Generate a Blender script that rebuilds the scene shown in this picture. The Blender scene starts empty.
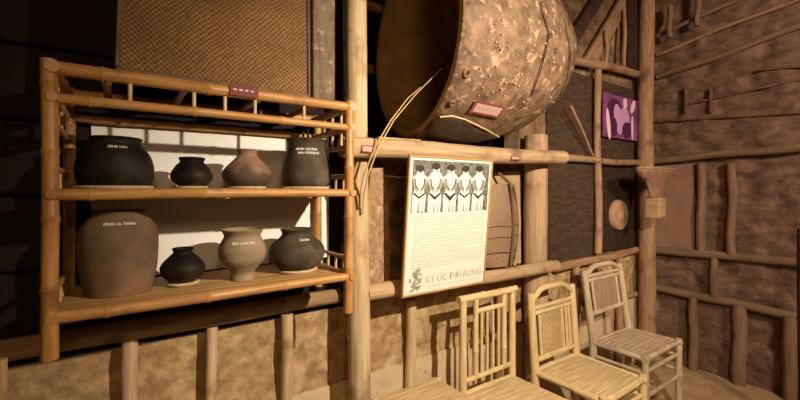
import bpy, bmesh, math, random
from mathutils import Vector, Matrix
S = bpy.context.scene
COL = S.collection
rnd = random.Random(7)

# ------------------------------------------------------------------ camera, world, lights, exposure
CAM = Vector((-4.018, -1.703, 1.52))
FWD = Vector((.574, .819, 0)); RGT = Vector((.819, -.574, 0)); UP = Vector((0, 0, 1))
cd = bpy.data.cameras.new('camera'); cd.sensor_width = 36; cd.lens = 18; cd.shift_y = -10 / 800; cd.clip_start = .02
cam = bpy.data.objects.new('camera', cd); COL.objects.link(cam); cam.location = CAM
cam.rotation_euler = (math.pi / 2, 0, math.atan2(FWD.y, FWD.x) - math.pi / 2)
S.camera = cam
S.view_settings.view_transform = 'Standard'; S.view_settings.look = 'None'
S.view_settings.exposure = 0; S.view_settings.gamma = 1; S.view_settings.use_curve_mapping = False

w = bpy.data.worlds.new('dim_room'); S.world = w; w.use_nodes = True
w.node_tree.nodes['Background'].inputs[0].default_value = (1, .66, .42, 1)
w.node_tree.nodes['Background'].inputs[1].default_value = .03

def spot(name, loc, target, power, color, angle, blend, size):
    l = bpy.data.lights.new(name, 'SPOT'); l.energy = power; l.color = color
    l.spot_size = math.radians(angle); l.spot_blend = blend; l.shadow_soft_size = size
    o = bpy.data.objects.new(name, l); COL.objects.link(o); o.location = loc
    o.rotation_euler = (Vector(target) - Vector(loc)).to_track_quat('-Z', 'Y').to_euler()
    return o
def point(name, loc, power, color, size):
    l = bpy.data.lights.new(name, 'POINT'); l.energy = power; l.color = color; l.shadow_soft_size = size
    o = bpy.data.objects.new(name, l); COL.objects.link(o); o.location = loc
    return o
spot('gallery_spot', (-2.86, -2.02, 2.14), (-2.42, 0, 1.2), 290, (1, .85, .66), 112, .85, .02)
spot('right_wall_fill', (-2.2, -3.3, 2.7), (-.1, -.75, 1.8), 430, (1, .71, .57), 66, .6, .25)  # added fill that brightens the right wall, no fixture of the room
point('left_fill', (-4.15, -2.8, 2.35), 48, (1, .66, .36), .25)  # added warm fill from the camera side for drum mouth and shadows

# ------------------------------------------------------------------ helpers
def at(x, y, Y=None, X=None, Z=None):
    """the point of the place seen at photo pixel (x, y) on a plane of the room"""
    d = FWD + RGT * ((x - 400) / 400) + UP * ((190 - y) / 400)
    if Y is not None: s = (Y - CAM.y) / d.y
    elif X is not None: s = (X - CAM.x) / d.x
    else: s = (Z - CAM.z) / d.z
    return CAM + d * s

class MB:
    def __init__(self):
        self.bm = bmesh.new(); self.uv = self.bm.loops.layers.uv.new('UVMap')
    def _face(self, vs, uvs=None):
        try: f = self.bm.faces.new(vs)
        except ValueError: return None
        if uvs:
            for l, u in zip(f.loops, uvs): l[self.uv].uv = u
        return f
    def tube(self, pts, radii, n=12, cap=True):
        pts = [Vector(p) for p in pts]
        if not hasattr(radii, '__len__'): radii = [radii] * len(pts)
        t0 = (pts[1] - pts[0]).normalized()
        a = Vector((0, 0, 1)) if abs(t0.z) < .9 else Vector((1, 0, 0))
        u = t0.cross(a).normalized(); rings = []; L = rnd.random() * 5; o = rnd.random() * 5
        for i, p in enumerate(pts):
            t = (pts[min(i + 1, len(pts) - 1)] - pts[max(i - 1, 0)]).normalized()
            u = (u - t * u.dot(t)).normalized(); v = t.cross(u)
            if i: L += (p - pts[i - 1]).length
            rings.append(([self.bm.verts.new(p + (u * math.cos(k / n * math.tau) + v * math.sin(k / n * math.tau)) * radii[i]) for k in range(n)], L))
        rr = max(radii) * math.tau / n
        for (r0, l0), (r1, l1) in zip(rings, rings[1:]):
            for k in range(n):
                k2 = (k + 1) % n
                self._face([r0[k], r0[k2], r1[k2], r1[k]], [(o + k * rr, l0), (o + k * rr + rr, l0), (o + k * rr + rr, l1), (o + k * rr, l1)])
        if cap:
            self._face(rings[0][0][::-1]); self._face(rings[-1][0])
        return self
    def culm(self, p0, p1, r, gap=.22, bend=.004, n=12, taper=.92):
        p0 = Vector(p0); p1 = Vector(p1); L = (p1 - p0).length; d = (p1 - p0) / L
        nodes = []; x = rnd.uniform(.3, .9) * gap
        while x < L - .02: nodes.append(x); x += gap * rnd.uniform(.85, 1.15)
        st = [(0, 1), (L, 1)]
        for x in nodes:
            st += [(x - .010, 1.0), (x - .004, 1.10), (x, 1.16), (x + .003, 1.04), (x + .006, 1.08), (x + .013, .98)]
        st = sorted((min(max(a, 0), L), b) for a, b in st)
        out = [st[0]]
        for a in st[1:]:
            if a[0] - out[-1][0] > 1e-4: out.append(a)
        q = d.orthogonal().normalized(); ph = rnd.random() * 6
        pts = [p0 + d * a + q * bend * math.sin(ph + a * 5) * (1 if 0 < a < L else .3) for a, b in out]
        return self.tube(pts, [r * b * (1 - (1 - taper) * a / L) for a, b in out], n)
    def log(self, p0, p1, r0, r1=None, seg=10, bend=.008, rough=.05, n=16):
        p0 = Vector(p0); p1 = Vector(p1); r1 = r1 or r0; d = (p1 - p0)
        q = d.orthogonal().normalized(); q2 = d.cross(q).normalized(); a, b = rnd.random() * 6, rnd.random() * 6
        pts, rr = [], []
        for i in range(seg + 1):
            f = i / seg; e = math.sin(f * math.pi)
            pts.append(p0 + d * f + q * bend * e * math.sin(a + f * 6) + q2 * bend * e * math.sin(b + f * 5))
            rr.append((r0 + (r1 - r0) * f) * (1 + rough * rnd.uniform(-1, 1)))
        return self.tube(pts, rr, n)
    def box(self, c, size, rot=None, bev=.003):
        M = Matrix.Translation(Vector(c)) @ (rot.to_4x4() if rot else Matrix.Identity(4)) @ Matrix.Diagonal((*size, 1))
        r = bmesh.ops.create_cube(self.bm, size=1, matrix=M); vs = r['verts']
        es = list({e for v in vs for e in v.link_edges})
        ax = max(range(3), key=lambda i: size[i]); o = rnd.random() * 3
        R = (rot.to_3x3() if rot else Matrix.Identity(3)); ld = R.col[ax]; od = [R.col[i] for i in range(3) if i != ax]
        fs = {f for v in vs for f in v.link_faces}
        for f in fs:
            for l in f.loops:
                p = l.vert.co; l[self.uv].uv = (o + p.dot(od[0]) + p.dot(od[1]), o + p.dot(ld))
        if bev > 0:
            bev = min(bev, min(size) * .3)
            bmesh.ops.bevel(self.bm, geom=es, offset=bev, segments=1, affect='EDGES', profile=.5)
        return self
    def bar(self, p0, p1, wd, th, side=None, bev=.003):
        """a flat bar from p0 to p1, wd across 'side', th across the third way"""
        p0 = Vector(p0); p1 = Vector(p1); d = (p1 - p0); L = d.length; d /= L
        s = Vector(side) if side else d.orthogonal(); s = (s - d * s.dot(d)).normalized(); t = s.cross(d)
        return self.box((p0 + p1) / 2, (wd, L, th), Matrix((s, d, t)).transposed(), bev)
    def lathe(self, prof, o, axis=(0, 0, 1), n=40, wob=0.0):
        o = Vector(o); ax = Vector(axis).normalized(); u = ax.orthogonal().normalized(); v = ax.cross(u); rings = []; L = 0
        for i, (r, h) in enumerate(prof):
            if i: L += math.hypot(r - prof[i - 1][0], h - prof[i - 1][1])
            if r < 1e-5: rings.append(([self.bm.verts.new(o + ax * h)], L, r)); continue
            rings.append(([self.bm.verts.new(o + ax * h + (u * math.cos(k / n * math.tau) + v * math.sin(k / n * math.tau)) * r * (1 + wob * math.sin(3 * k / n * math.tau + h * 9) + wob * .7 * math.sin(7 * k / n * math.tau + h * 23))) for k in range(n)], L, r))
        for (a, l0, ra), (b, l1, rb) in zip(rings, rings[1:]):
            for k in range(n):
                k2 = (k + 1) % n; uu = [(k / n, l0), ((k + 1) / n, l0), ((k + 1) / n, l1), (k / n, l1)]
                if len(a) == 1 and len(b) == 1: continue
                if len(a) == 1: self._face([a[0], b[k2], b[k]], [uu[0], uu[2], uu[3]])
                elif len(b) == 1: self._face([a[k], a[k2], b[0]], [uu[0], uu[1], uu[2]])
                else: self._face([a[k], a[k2], b[k2], b[k]], uu)
        return self
    def prism(self, poly, thick):
        """closed outline (points in one plane) pushed along the vector 'thick'"""
        thick = Vector(thick); A = [self.bm.verts.new(Vector(p)) for p in poly]; B = [self.bm.verts.new(Vector(p) + thick) for p in poly]
        n = len(poly); ps = [Vector(p) for p in poly]; e = (ps[1] - ps[0]).normalized(); e2 = thick.cross(e).normalized()
        uv = [(p.dot(e), p.dot(e2)) for p in ps]
        self._face(A[::-1], uv[::-1]); self._face(B, uv)
        for i in range(n):
            j = (i + 1) % n; self._face([A[i], A[j], B[j], B[i]], [uv[i], uv[j], uv[j], uv[i]])
        return self
    def slab(self, o, eu, ev, nu, nv, thick, amp=0, fr=6, seed=0, frag=None):
        """a lumpy sheet: grid over eu x ev, pushed out by noise, with a flat back 'thick' behind"""
        from mathutils import noise
        o = Vector(o); eu = Vector(eu); ev = Vector(ev); nrm = eu.cross(ev).normalized(); g = []
        for j in range(nv + 1):
            row = []
            for i in range(nu + 1):
                p = o + eu * i / nu + ev * j / nv
                h = noise.fractal(p * fr + Vector((seed, seed, seed)), 1, 2, 4) * amp
                row.append(self.bm.verts.new(p + nrm * h))
            g.append(row)
        for j in range(nv):
            for i in range(nu):
                self._face([g[j][i], g[j][i + 1], g[j + 1][i + 1], g[j + 1][i]])
        rim = g[0] + [r[-1] for r in g[1:]] + g[-1][-2::-1] + [r[0] for r in g[-2:0:-1]]
        bk = [self.bm.verts.new(v.co - nrm * thick) for v in rim]; m = len(rim)
        for i in range(m): self._face([rim[i], bk[i], bk[(i + 1) % m], rim[(i + 1) % m]])
        self._face(bk[::-1])
        return self
    def build(self, name, m, parent=None, angle=38):
        o0 = Vector((0, 0, 0)); p = parent
        while p is not None: o0 = o0 + p.location; p = p.parent
        bmesh.ops.recalc_face_normals(self.bm, faces=self.bm.faces)
        if o0.length: bmesh.ops.translate(self.bm, verts=self.bm.verts, vec=-o0)
        me = bpy.data.meshes.new(name); self.bm.to_mesh(me); self.bm.free()
        me.materials.append(m); me.shade_smooth(); me.set_sharp_from_angle(angle=math.radians(angle))
        ob = bpy.data.objects.new(name, me); COL.objects.link(ob)
        if parent is not None: ob.parent = parent
        return ob

def thing(name, label, cat, loc, group=None):
    o = bpy.data.objects.new(name, None); COL.objects.link(o); o.location = loc; o.empty_display_size = .05
    o['label'] = label; o['category'] = cat
    if group: o['group'] = group
    return o
def tag(o, label, cat, group=None):
    o['label'] = label; o['category'] = cat
    if group: o['group'] = group
    return o
def struct(o): o['kind'] = 'structure'; return o

# ------------------------------------------------------------------ materials
def mat(name, c1, c2, scale=(8, 8, 8), rough=.8, bump=.3, bdist=.004, uv=False, detail=6, c3=None, s3=None, t3=(.55, .7), spec=.3, lo=.35, hi=.65):
    m = bpy.data.materials.new(name); m.use_nodes = True; nt = m.node_tree; N = nt.nodes; B = N['Principled BSDF']
    B.inputs['Roughness'].default_value = rough; B.inputs['Specular IOR Level'].default_value = spec
    tc = N.new('ShaderNodeTexCoord'); mp = N.new('ShaderNodeMapping'); mp.inputs['Scale'].default_value = scale
    nt.links.new(tc.outputs['UV' if uv else 'Object'], mp.inputs[0])
    no = N.new('ShaderNodeTexNoise'); no.inputs['Scale'].default_value = 1; no.inputs['Detail'].default_value = detail; no.inputs['Roughness'].default_value = .62
    nt.links.new(mp.outputs[0], no.inputs['Vector'])
    cr = N.new('ShaderNodeValToRGB'); cr.color_ramp.elements[0].position = lo; cr.color_ramp.elements[1].position = hi
    cr.color_ramp.elements[0].color = (*c1, 1); cr.color_ramp.elements[1].color = (*c2, 1)
    nt.links.new(no.outputs[0], cr.inputs[0]); out = cr.outputs[0]
    if c3:
        n2 = N.new('ShaderNodeTexNoise'); n2.inputs['Scale'].default_value = s3; n2.inputs['Detail'].default_value = 5
        nt.links.new(tc.outputs['Object'], n2.inputs['Vector'])
        r2 = N.new('ShaderNodeMapRange'); r2.inputs[1].default_value = t3[0]; r2.inputs[2].default_value = t3[1]
        nt.links.new(n2.outputs[0], r2.inputs[0])
        mx = N.new('ShaderNodeMix'); mx.data_type = 'RGBA'
        nt.links.new(r2.outputs[0], mx.inputs[0]); nt.links.new(out, mx.inputs[6]); mx.inputs[7].default_value = (*c3, 1); out = mx.outputs[2]
    nt.links.new(out, B.inputs['Base Color'])
    if bump:
        bp = N.new('ShaderNodeBump'); bp.inputs['Strength'].default_value = bump; bp.inputs['Distance'].default_value = bdist
        nt.links.new(no.outputs[0], bp.inputs['Height']); nt.links.new(bp.outputs[0], B.inputs['Normal'])
    return m
def plain(name, c, rough=.7, spec=.3):
    return mat(name, [x * .92 for x in c], c, (30, 30, 30), rough, .05, spec=spec)
def weave(name, c1, c2, sc, rough=.75, diag=True):
    m = bpy.data.materials.new(name); m.use_nodes = True; nt = m.node_tree; N = nt.nodes; B = N['Principled BSDF']; B.inputs['Roughness'].default_value = rough
    B.inputs['Specular IOR Level'].default_value = .35
    tc = N.new('ShaderNodeTexCoord'); sx = N.new('ShaderNodeSeparateXYZ'); nt.links.new(tc.outputs['Object'], sx.inputs[0])
    def mt(op, a, b=None):
        k = N.new('ShaderNodeMath'); k.operation = op
        for i, q in enumerate((a, b)):
            if q is None: continue
            if isinstance(q, (int, float)): k.inputs[i].default_value = q
            else: nt.links.new(q, k.inputs[i])
        return k.outputs[0]
    nz = N.new('ShaderNodeTexNoise'); nz.inputs['Scale'].default_value = 9; nt.links.new(tc.outputs['Object'], nz.inputs['Vector'])
    wob = mt('MULTIPLY', mt('SUBTRACT', nz.outputs[0], .5), .02)
    X = mt('ADD', mt('ADD', sx.outputs[0], sx.outputs[1]), wob); Z = mt('SUBTRACT', sx.outputs[2], wob)
    if diag: a, b = mt('ADD', X, Z), mt('SUBTRACT', X, Z)
    else: a, b = X, Z
    p = mt('SINE', mt('MULTIPLY', a, sc)); q = mt('SINE', mt('MULTIPLY', b, sc)); h = mt('ADD', mt('MULTIPLY', mt('MULTIPLY', p, q), .5), .5)
    n2 = N.new('ShaderNodeTexNoise'); n2.inputs['Scale'].default_value = 70; n2.inputs['Detail'].default_value = 4; nt.links.new(tc.outputs['Object'], n2.inputs['Vector'])
    n3 = N.new('ShaderNodeTexNoise'); n3.inputs['Scale'].default_value = 5; n3.inputs['Detail'].default_value = 4; nt.links.new(tc.outputs['Object'], n3.inputs['Vector'])
    f = mt('MULTIPLY', h, mt('MULTIPLY', mt('MULTIPLY', n2.outputs[0], n3.outputs[0]), 3.6))
    cr = N.new('ShaderNodeValToRGB'); cr.color_ramp.elements[0].color = (*c1, 1); cr.color_ramp.elements[1].color = (*c2, 1); cr.color_ramp.elements[0].position = .1
    nt.links.new(f, cr.inputs[0]); nt.links.new(cr.outputs[0], B.inputs['Base Color'])
    bp = N.new('ShaderNodeBump'); bp.inputs['Strength'].default_value = .7; bp.inputs['Distance'].default_value = .004
    nt.links.new(h, bp.inputs['Height']); nt.links.new(bp.outputs[0], B.inputs['Normal'])
    return m

M = {}
M['bamboo'] = mat('golden_bamboo', (.36, .165, .042), (.55, .28, .085), (70, 7, 1), .42, .15, .002, True, c3=(.25, .11, .03), s3=9, spec=.45)
M['bamboo_pale'] = mat('pale_bamboo', (.48, .31, .13), (.70, .50, .25), (70, 7, 1), .5, .2, .002, True, c3=(.32, .19, .07), s3=8)
M['split'] = mat('split_bamboo', (.38, .21, .075), (.48, .28, .11), (60, 5, 1), .6, .3, .002, True)
M['post'] = mat('weathered_post_wood', (.40, .27, .14), (.62, .46, .27), (45, 3, 1), .75, .5, .004, True, c3=(.28, .18, .09), s3=7)
M['beam'] = mat('beam_wood', (.34, .21, .11), (.55, .37, .21), (45, 3, 1), .72, .5, .004, True, c3=(.24, .14, .08), s3=6)
M['frame_wood'] = mat('old_frame_wood', (.22, .13, .06), (.38, .24, .12), (45, 4, 1), .8, .5, .004, True, c3=(.15, .08, .04), s3=6)
M['dark_wood'] = mat('smoke_black_wood', (.012, .006, .003), (.04, .020, .010), (40, 4, 1), .8, .4, .003, True)
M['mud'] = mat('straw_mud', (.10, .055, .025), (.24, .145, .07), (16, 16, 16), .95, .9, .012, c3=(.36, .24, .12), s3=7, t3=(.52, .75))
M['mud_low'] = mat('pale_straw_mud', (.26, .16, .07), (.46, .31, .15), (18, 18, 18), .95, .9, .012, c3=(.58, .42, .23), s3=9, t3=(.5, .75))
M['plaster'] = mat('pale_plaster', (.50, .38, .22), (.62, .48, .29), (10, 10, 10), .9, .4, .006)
M['mud_right'] = mat('brown_mud', (.10, .058, .036), (.21, .130, .082), (9, 7, 18), .92, 1, .02, c3=(.27, .175, .115), s3=11, t3=(.52, .74), detail=9)
M['right_wood'] = mat('dull_brown_wood', (.15, .09, .05), (.25, .16, .092), (45, 4, 1), .85, .4, .004, True)
M['drum_patch'] = mat('dark_drum_patch', (.035, .019, .010), (.085, .048, .025), (14, 14, 14), .7, .6, .005)
M['dim_panel'] = mat('dim_cane_panel', (.24, .165, .09), (.34, .24, .14), (60, 60, 6), .8, .3)
M['black_boards'] = mat('shade_dark_boards', (.005, .002, .0015), (.014, .006, .004), (5, 5, 60), .85, .5, .004)  # dark boards, kept near-black so the darkness of the void is in the colour
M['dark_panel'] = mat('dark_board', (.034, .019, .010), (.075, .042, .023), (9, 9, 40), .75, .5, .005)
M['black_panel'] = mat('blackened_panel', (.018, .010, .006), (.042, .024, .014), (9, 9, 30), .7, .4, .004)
M['earth'] = mat('beaten_earth_floor', (.34, .23, .12), (.50, .35, .19), (6, 6, 6), .9, .6, .01)
M['thatch'] = mat('roof_thatch', (.06, .035, .018), (.16, .10, .05), (60, 5, 20), .9, .8, .01)
M['drum'] = mat('scarred_drum_wood', (.085, .045, .022), (.23, .135, .075), (17, 17, 17), .6, 1, .016, c3=(.42, .27, .165), s3=24, t3=(.56, .70), spec=.4, detail=9)
M['drum_in'] = mat('drum_inside_wood', (.32, .18, .055), (.50, .29, .09), (6, 14, 14), .8, .5, .006)
M['hide'] = mat('drum_hide', (.22, .14, .08), (.32, .21, .12), (9, 9, 9), .6, .3)
M['patch'] = mat('dark_repair_wood', (.10, .055, .028), (.19, .11, .06), (14, 14, 14), .7, .6, .005)
M['mat'] = weave('woven_bamboo_mat', (.10, .048, .013), (.32, .165, .052), 400, diag=False)
M['pack'] = weave('woven_bark', (.24, .14, .075), (.42, .27, .16), 380, diag=False)
M['grey_plank'] = mat('mottled_grey_plank', (.11, .072, .042), (.20, .14, .085), (40, 40, 14), .8, .7, .004, c3=(.32, .23, .15), s3=34, t3=(.6, .7))
M['white'] = mat('white_board', (.74, .71, .66), (.80, .77, .71), (3, 3, 3), .8, .05)
M['black_clay'] = mat('black_clay', (.006, .004, .003), (.017, .012, .008), (16, 16, 16), .6, .4, .003, c3=(.045, .032, .020), s3=9, t3=(.55, .75), spec=.2)
M['grey_clay'] = mat('dark_grey_clay', (.040, .028, .018), (.085, .060, .038), (16, 16, 16), .7, .4, .003, c3=(.12, .085, .055), s3=8, spec=.2)
M['jar_clay'] = mat('brown_grey_clay', (.12, .075, .040), (.20, .128, .072), (9, 9, 9), .8, .35, .004, c3=(.27, .155, .085), s3=5, spec=.15)
M['urn_clay'] = mat('tan_clay', (.22, .155, .092), (.31, .225, .14), (14, 14, 26), .75, .35, .003)
M['ring'] = mat('straw_ring', (.45, .32, .17), (.62, .47, .28), (60, 60, 60), .85, .6, .003)
M['chalk'] = plain('chalk_white', (.86, .80, .70))
M['paper'] = mat('cream_paper', (.68, .645, .555), (.74, .70, .61), (3, 3, 3), .7, .03)
M['ink'] = plain('grey_ink', (.30, .27, .21))
M['title_ink'] = plain('title_grey', (.44, .40, .32)); M['faint_ink'] = plain('faint_ink', (.58, .53, .42))
M['photo_dark'] = mat('photo_dark_grey', (.06, .055, .045), (.26, .24, .19), (60, 60, 60), .6, .02)
M['photo_mid'] = plain('photo_mid_grey', (.34, .32, .26))
M['photo_black'] = plain('photo_black', (.045, .04, .032))
M['photo_light'] = plain('photo_light_grey', (.80, .77, .66))
M['red_card'] = plain('dark_red_card', (.20, .045, .042)); M['pink_card'] = plain('pink_card', (.50, .29, .25))
M['purple'] = mat('purple_print', (.12, .03, .10), (.26, .08, .22), (7, 7, 7), .5, .02); M['lilac'] = plain('lilac_print', (.48, .26, .42)); M['plum'] = plain('dark_plum_print', (.06, .012, .05)); M['blush'] = plain('pale_pink_print', (.72, .50, .52))
M['gong'] = mat('reddish_gong', (.30, .175, .095), (.44, .27, .15), (14, 14, 14), .6, .3)
M['funnel'] = mat('brown_basket', (.18, .10, .055), (.29, .17, .10), (30, 30, 60), .8, .6, .004)
M['block'] = mat('light_wood_block', (.30, .19, .09), (.43, .28, .14), (10, 10, 60), .7, .3)
M['cane'] = mat('pale_cane', (.52, .36, .16), (.72, .54, .28), (60, 6, 1), .55, .2, .002, True)
M['grey_cane'] = mat('weathered_cane', (.36, .27, .16), (.56, .44, .28), (60, 6, 1), .65, .3, .002, True)
M['cane_panel'] = weave('woven_cane_panel', (.26, .16, .06), (.75, .55, .28), 420, diag=False)
M['seat'] = mat('cane_seat', (.46, .32, .15), (.66, .49, .26), (60, 6, 1), .6, .3, .002, True)
M['reed'] = plain('reed', (.55, .38, .17))

# ------------------------------------------------------------------ setting
XL, XPOST, XPOST2 = -6.2, -3.14, -1.80
b = MB(); b.slab((XL, -4.2, 0), (6.4, 0, 0), (0, 5.6, 0), 40, 36, .1, .006, 2); struct(b.build('floor', M['earth']))
# back wall: mud below the great beam, near-black boards at the left, boards above at the right, open loft between the posts
b = MB()
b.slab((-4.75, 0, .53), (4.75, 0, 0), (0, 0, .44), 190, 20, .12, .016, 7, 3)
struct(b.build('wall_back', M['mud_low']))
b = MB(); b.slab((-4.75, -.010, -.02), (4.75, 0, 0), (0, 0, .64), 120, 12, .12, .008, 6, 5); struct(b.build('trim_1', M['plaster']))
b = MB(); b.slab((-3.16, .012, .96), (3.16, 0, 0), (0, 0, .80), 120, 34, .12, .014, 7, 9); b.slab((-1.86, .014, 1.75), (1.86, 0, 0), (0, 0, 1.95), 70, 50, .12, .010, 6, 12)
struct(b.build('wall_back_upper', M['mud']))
b = MB()
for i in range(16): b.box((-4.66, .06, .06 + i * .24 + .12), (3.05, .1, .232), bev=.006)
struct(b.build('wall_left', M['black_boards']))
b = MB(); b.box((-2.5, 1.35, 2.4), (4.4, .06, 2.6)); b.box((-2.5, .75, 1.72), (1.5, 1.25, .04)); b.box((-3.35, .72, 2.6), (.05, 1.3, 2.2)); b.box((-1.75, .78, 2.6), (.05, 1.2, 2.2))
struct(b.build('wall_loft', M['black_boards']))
b = MB(); b.slab((0, 0, 0), (0, -4.2, 0), (0, 0, 3.7), 130, 120, .12, .034, 6, 21); struct(b.build('wall_right', M['mud_right']))
b = MB(); b.box((-3.0, -1.45, 3.75), (6.6, 5.8, .08)); struct(b.build('ceiling', M['thatch']))

# ------------------------------------------------------------------ posts, beams, rails and studs of the house frame
def vlog(name, x, y0, y1, Y, wpx, m, label, cat='post', X=None, **k):
    q = at(x, (y0 + y1) / 2, Y=Y, X=X); s = (q - CAM).dot(FWD); r = wpx / 800 * s
    z1 = at(x, y0, Y=Y, X=X).z; z0 = at(x, y1, Y=Y, X=X).z if y1 is not None else 0
    b = MB(); b.log((q.x, q.y, z0), (q.x, q.y, z1), r, r * .96, **k)
    return tag(b.build(name, m), label, cat)
def vfloor(name, x, y0, Y, wpx, m, label, cat='stud', X=None, **k):
    q = at(x, y0, Y=Y, X=X); r = wpx / 800 * (q - CAM).dot(FWD)
    b = MB(); b.log((q.x, q.y, -.02), (q.x, q.y, q.z), r * 1.04, r * .96, **k)
    return tag(b.build(name, m), label, cat)
def hlog(name, pa, pb, r, m, label, cat='rail', **k):
    b = MB(); b.log(pa, pb, r, r * .95, **k); return tag(b.build(name, m), label, cat)

b = MB(); b.log((XPOST - .012, -.16, -.02), (XPOST - .032, -.16, 3.7), .050, .047, seg=16, bend=.006, rough=.03)
tag(b.build('wooden_post', M['post']), 'thick pale wooden post just right of the bamboo pot shelf', 'post')
b = MB(); b.log((-1.812, -.092, -.02), (-1.815, -.092, 1.87), .077, .074, seg=12, bend=.006, rough=.03)
tag(b.build('wooden_post', M['beam']), 'thick brown post under the right end of the drum beam', 'post')
q = at(647, 200, Y=-.11); b = MB(); b.log((q.x, -.11, -.02), (q.x, -.11, 3.7), .066, .058, seg=16, bend=.012, rough=.06)
tag(b.build('wooden_post', M['frame_wood']), 'slim corner post where the back and right walls meet', 'post')
t = thing('wooden_beam', 'long round wooden beam carrying the huge drum', 'beam', (-2.5, -.25, 1.70))
pa, pb = at(341, 147, Y=-.25), at(563, 157.5, Y=-.25); b = MB(); b.log(pa, pb, .043, .040, seg=16, bend=.006, rough=.04); b.build('log', M['beam'], t)
def plate(name, c, u, v, wd, ht, th, m, parent, inner=None, strokes=0):
    """a small caption plate: u along its writing, v up; optional pale field and writing strokes"""
    u = Vector(u).normalized(); v = Vector(v); v = (v - u * v.dot(u)).normalized(); n = u.cross(v); R = Matrix((u, v, n)).transposed()
    b = MB(); b.box(c, (wd, ht, th), R, .0006); p = b.build(name, m, parent)
    if inner:
        b = MB(); b.box(Vector(c) + n * (th / 2 + .0004), (wd * .84, ht * .66, .0008), R, 0); b.build('caption_field', inner, p)
    if strokes:
        b = MB()
        for i in range(strokes):
            b.box(Vector(c) + n * (th / 2 + .0010) + u * wd * (-.32 + .6 * i / max(1, strokes - 1)) + v * ht * .02, (wd * .6 / strokes * rnd.uniform(.55, .85), ht * rnd.uniform(.10, .16), .0006), R, 0)
        b.build('writing', M['chalk'] if not inner else M['ink'], p)
    return p
q = at(367, 149, Y=-.292); plate('caption_plate', (q.x, -.2945, q.z), (1, 0, 0), (0, 0, 1), .055, .03, .003, M['red_card'], t, M['pink_card'])
q = at(515, 158, Y=-.292); plate('caption_plate', (q.x, -.2945, q.z), (1, 0, .02), (0, 0, 1), .07, .022, .003, M['red_card'], t, M['pink_card'], 4)
hlog('wooden_beam', (-3.35, .12, 1.70), (-1.72, .12, 1.70), .05, M['dark_wood'], 'dark back beam under the drum, hidden in the loft opening', 'beam')
hlog('wall_rail', at(562, 158, Y=-.06), at(645, 163, Y=-.06), .026, M['frame_wood'], 'thin rail running from the drum beam to the corner post')
hlog('wall_rail', at(366, 293, Y=-.165), at(556, 265.5, Y=-.208), .037, M['beam'], 'thick rail behind the poster foot ending at the brown post', seg=12)
q = at(335, 296, Y=-.05); hlog('wall_rail', (-4.45, -.05, q.z), (-3.20, -.05, q.z), .034, M['frame_wood'], 'shaded rail along the wall under the bamboo shelf', seg=12)
hlog('wall_rail', at(556, 268, Y=-.045), at(645, 248, Y=-.045), .030, M['frame_wood'], 'rail above the chairs from the brown post to the corner', seg=8)
hlog('wall_rail', at(566, 58, Y=-.05), at(648, 77, Y=-.05), .034, M['frame_wood'], 'high rail from the drum to the corner post, below the slanting rafters')
hlog('wall_rail', (-2.33, -.035, .63), (-.15, -.035, .62), .022, M['frame_wood'], 'low thin rail along the wall behind the chairs', seg=14)
vlog('wall_pole', 598, 70, 253, -.055, 7, M['frame_wood'], 'slim upright pole between the dark board and the purple picture', 'pole', bend=.012, rough=.08)
for x, y0, wp, lab in ((130, 338, 15, 'leftmost stud below the pot shelf'), (212, 326, 11, 'second stud from the left below the pot shelf'), (287, 314, 12, 'stud below the shelf, nearest on the left to the pale post'),
                       (411, 300, 11, 'stud under the left corner of the poster'), (500, 279, 8, 'stud behind the slatted chair'), (576, 266, 8, 'stud between the panel-backed chair and the grey chair'), (619, 257, 8, 'stud behind the grey chair, near the corner')):
    vfloor('wall_stud', x, y0, -.045, wp, M['post'] if x < 500 else M['frame_wood'], lab, 'stud', bend=.01, rough=.07)
b = MB(); b.log(at(571, 106, Y=-.12), at(593, 156, Y=-.05), .010, .009, bend=.003); tag(b.build('brace_pole', M['frame_wood']), 'short slanting brace pole right of the drum', 'pole')
for y, lab in ((6, 'upper dim pole in the loft between pale post and drum'), (68, 'lower dim pole in the loft between pale post and drum')):
    q = at(372, y, Y=.45); hlog('loft_pole', (-3.3, .45, q.z), (-1.8, .45, q.z - .02), .03, M['frame_wood'], lab, 'pole')
# slanting rafters high between the drum and the corner
for (x0, y0, x1, y1, wd, lab, mm) in ((633, -14, 588, 64, .12, 'broad slanting rafter right of the drum', 'frame_wood'), (606, -14, 572, 40, .10, 'darker slanting rafter nearest the drum', 'dark_panel')):
    b = MB(); b.bar(at(x0, y0, Y=-.035), at(x1, y1, Y=-.035), wd, .03, side=(1, 0, .4)); tag(b.build('rafter', M[mm]), lab, 'rafter')
b = MB(); pq = at(632, 74, Y=-.065); pt = at(633, -14, Y=-.065); b.bar(pq, (pq.x, pq.y, pt.z), .15, .02, side=(1, 0, 0)); tag(b.build('gap_strip', M['black_panel']), 'dark strip standing in for the shaded gap beside the corner post above the high rail', 'board')  # strip added for a dark gap, its shade put into the colour
for x, y0, y1, lab in ((606, 30, 66, 'short upright peg left under the slanting rafter'), (624, 10, 70, 'thin upright lath beside the dark gap strip')):
    vlog('upright_lath', x, y0, y1, -.075, 4, M['frame_wood'], lab, 'lath')

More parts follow.
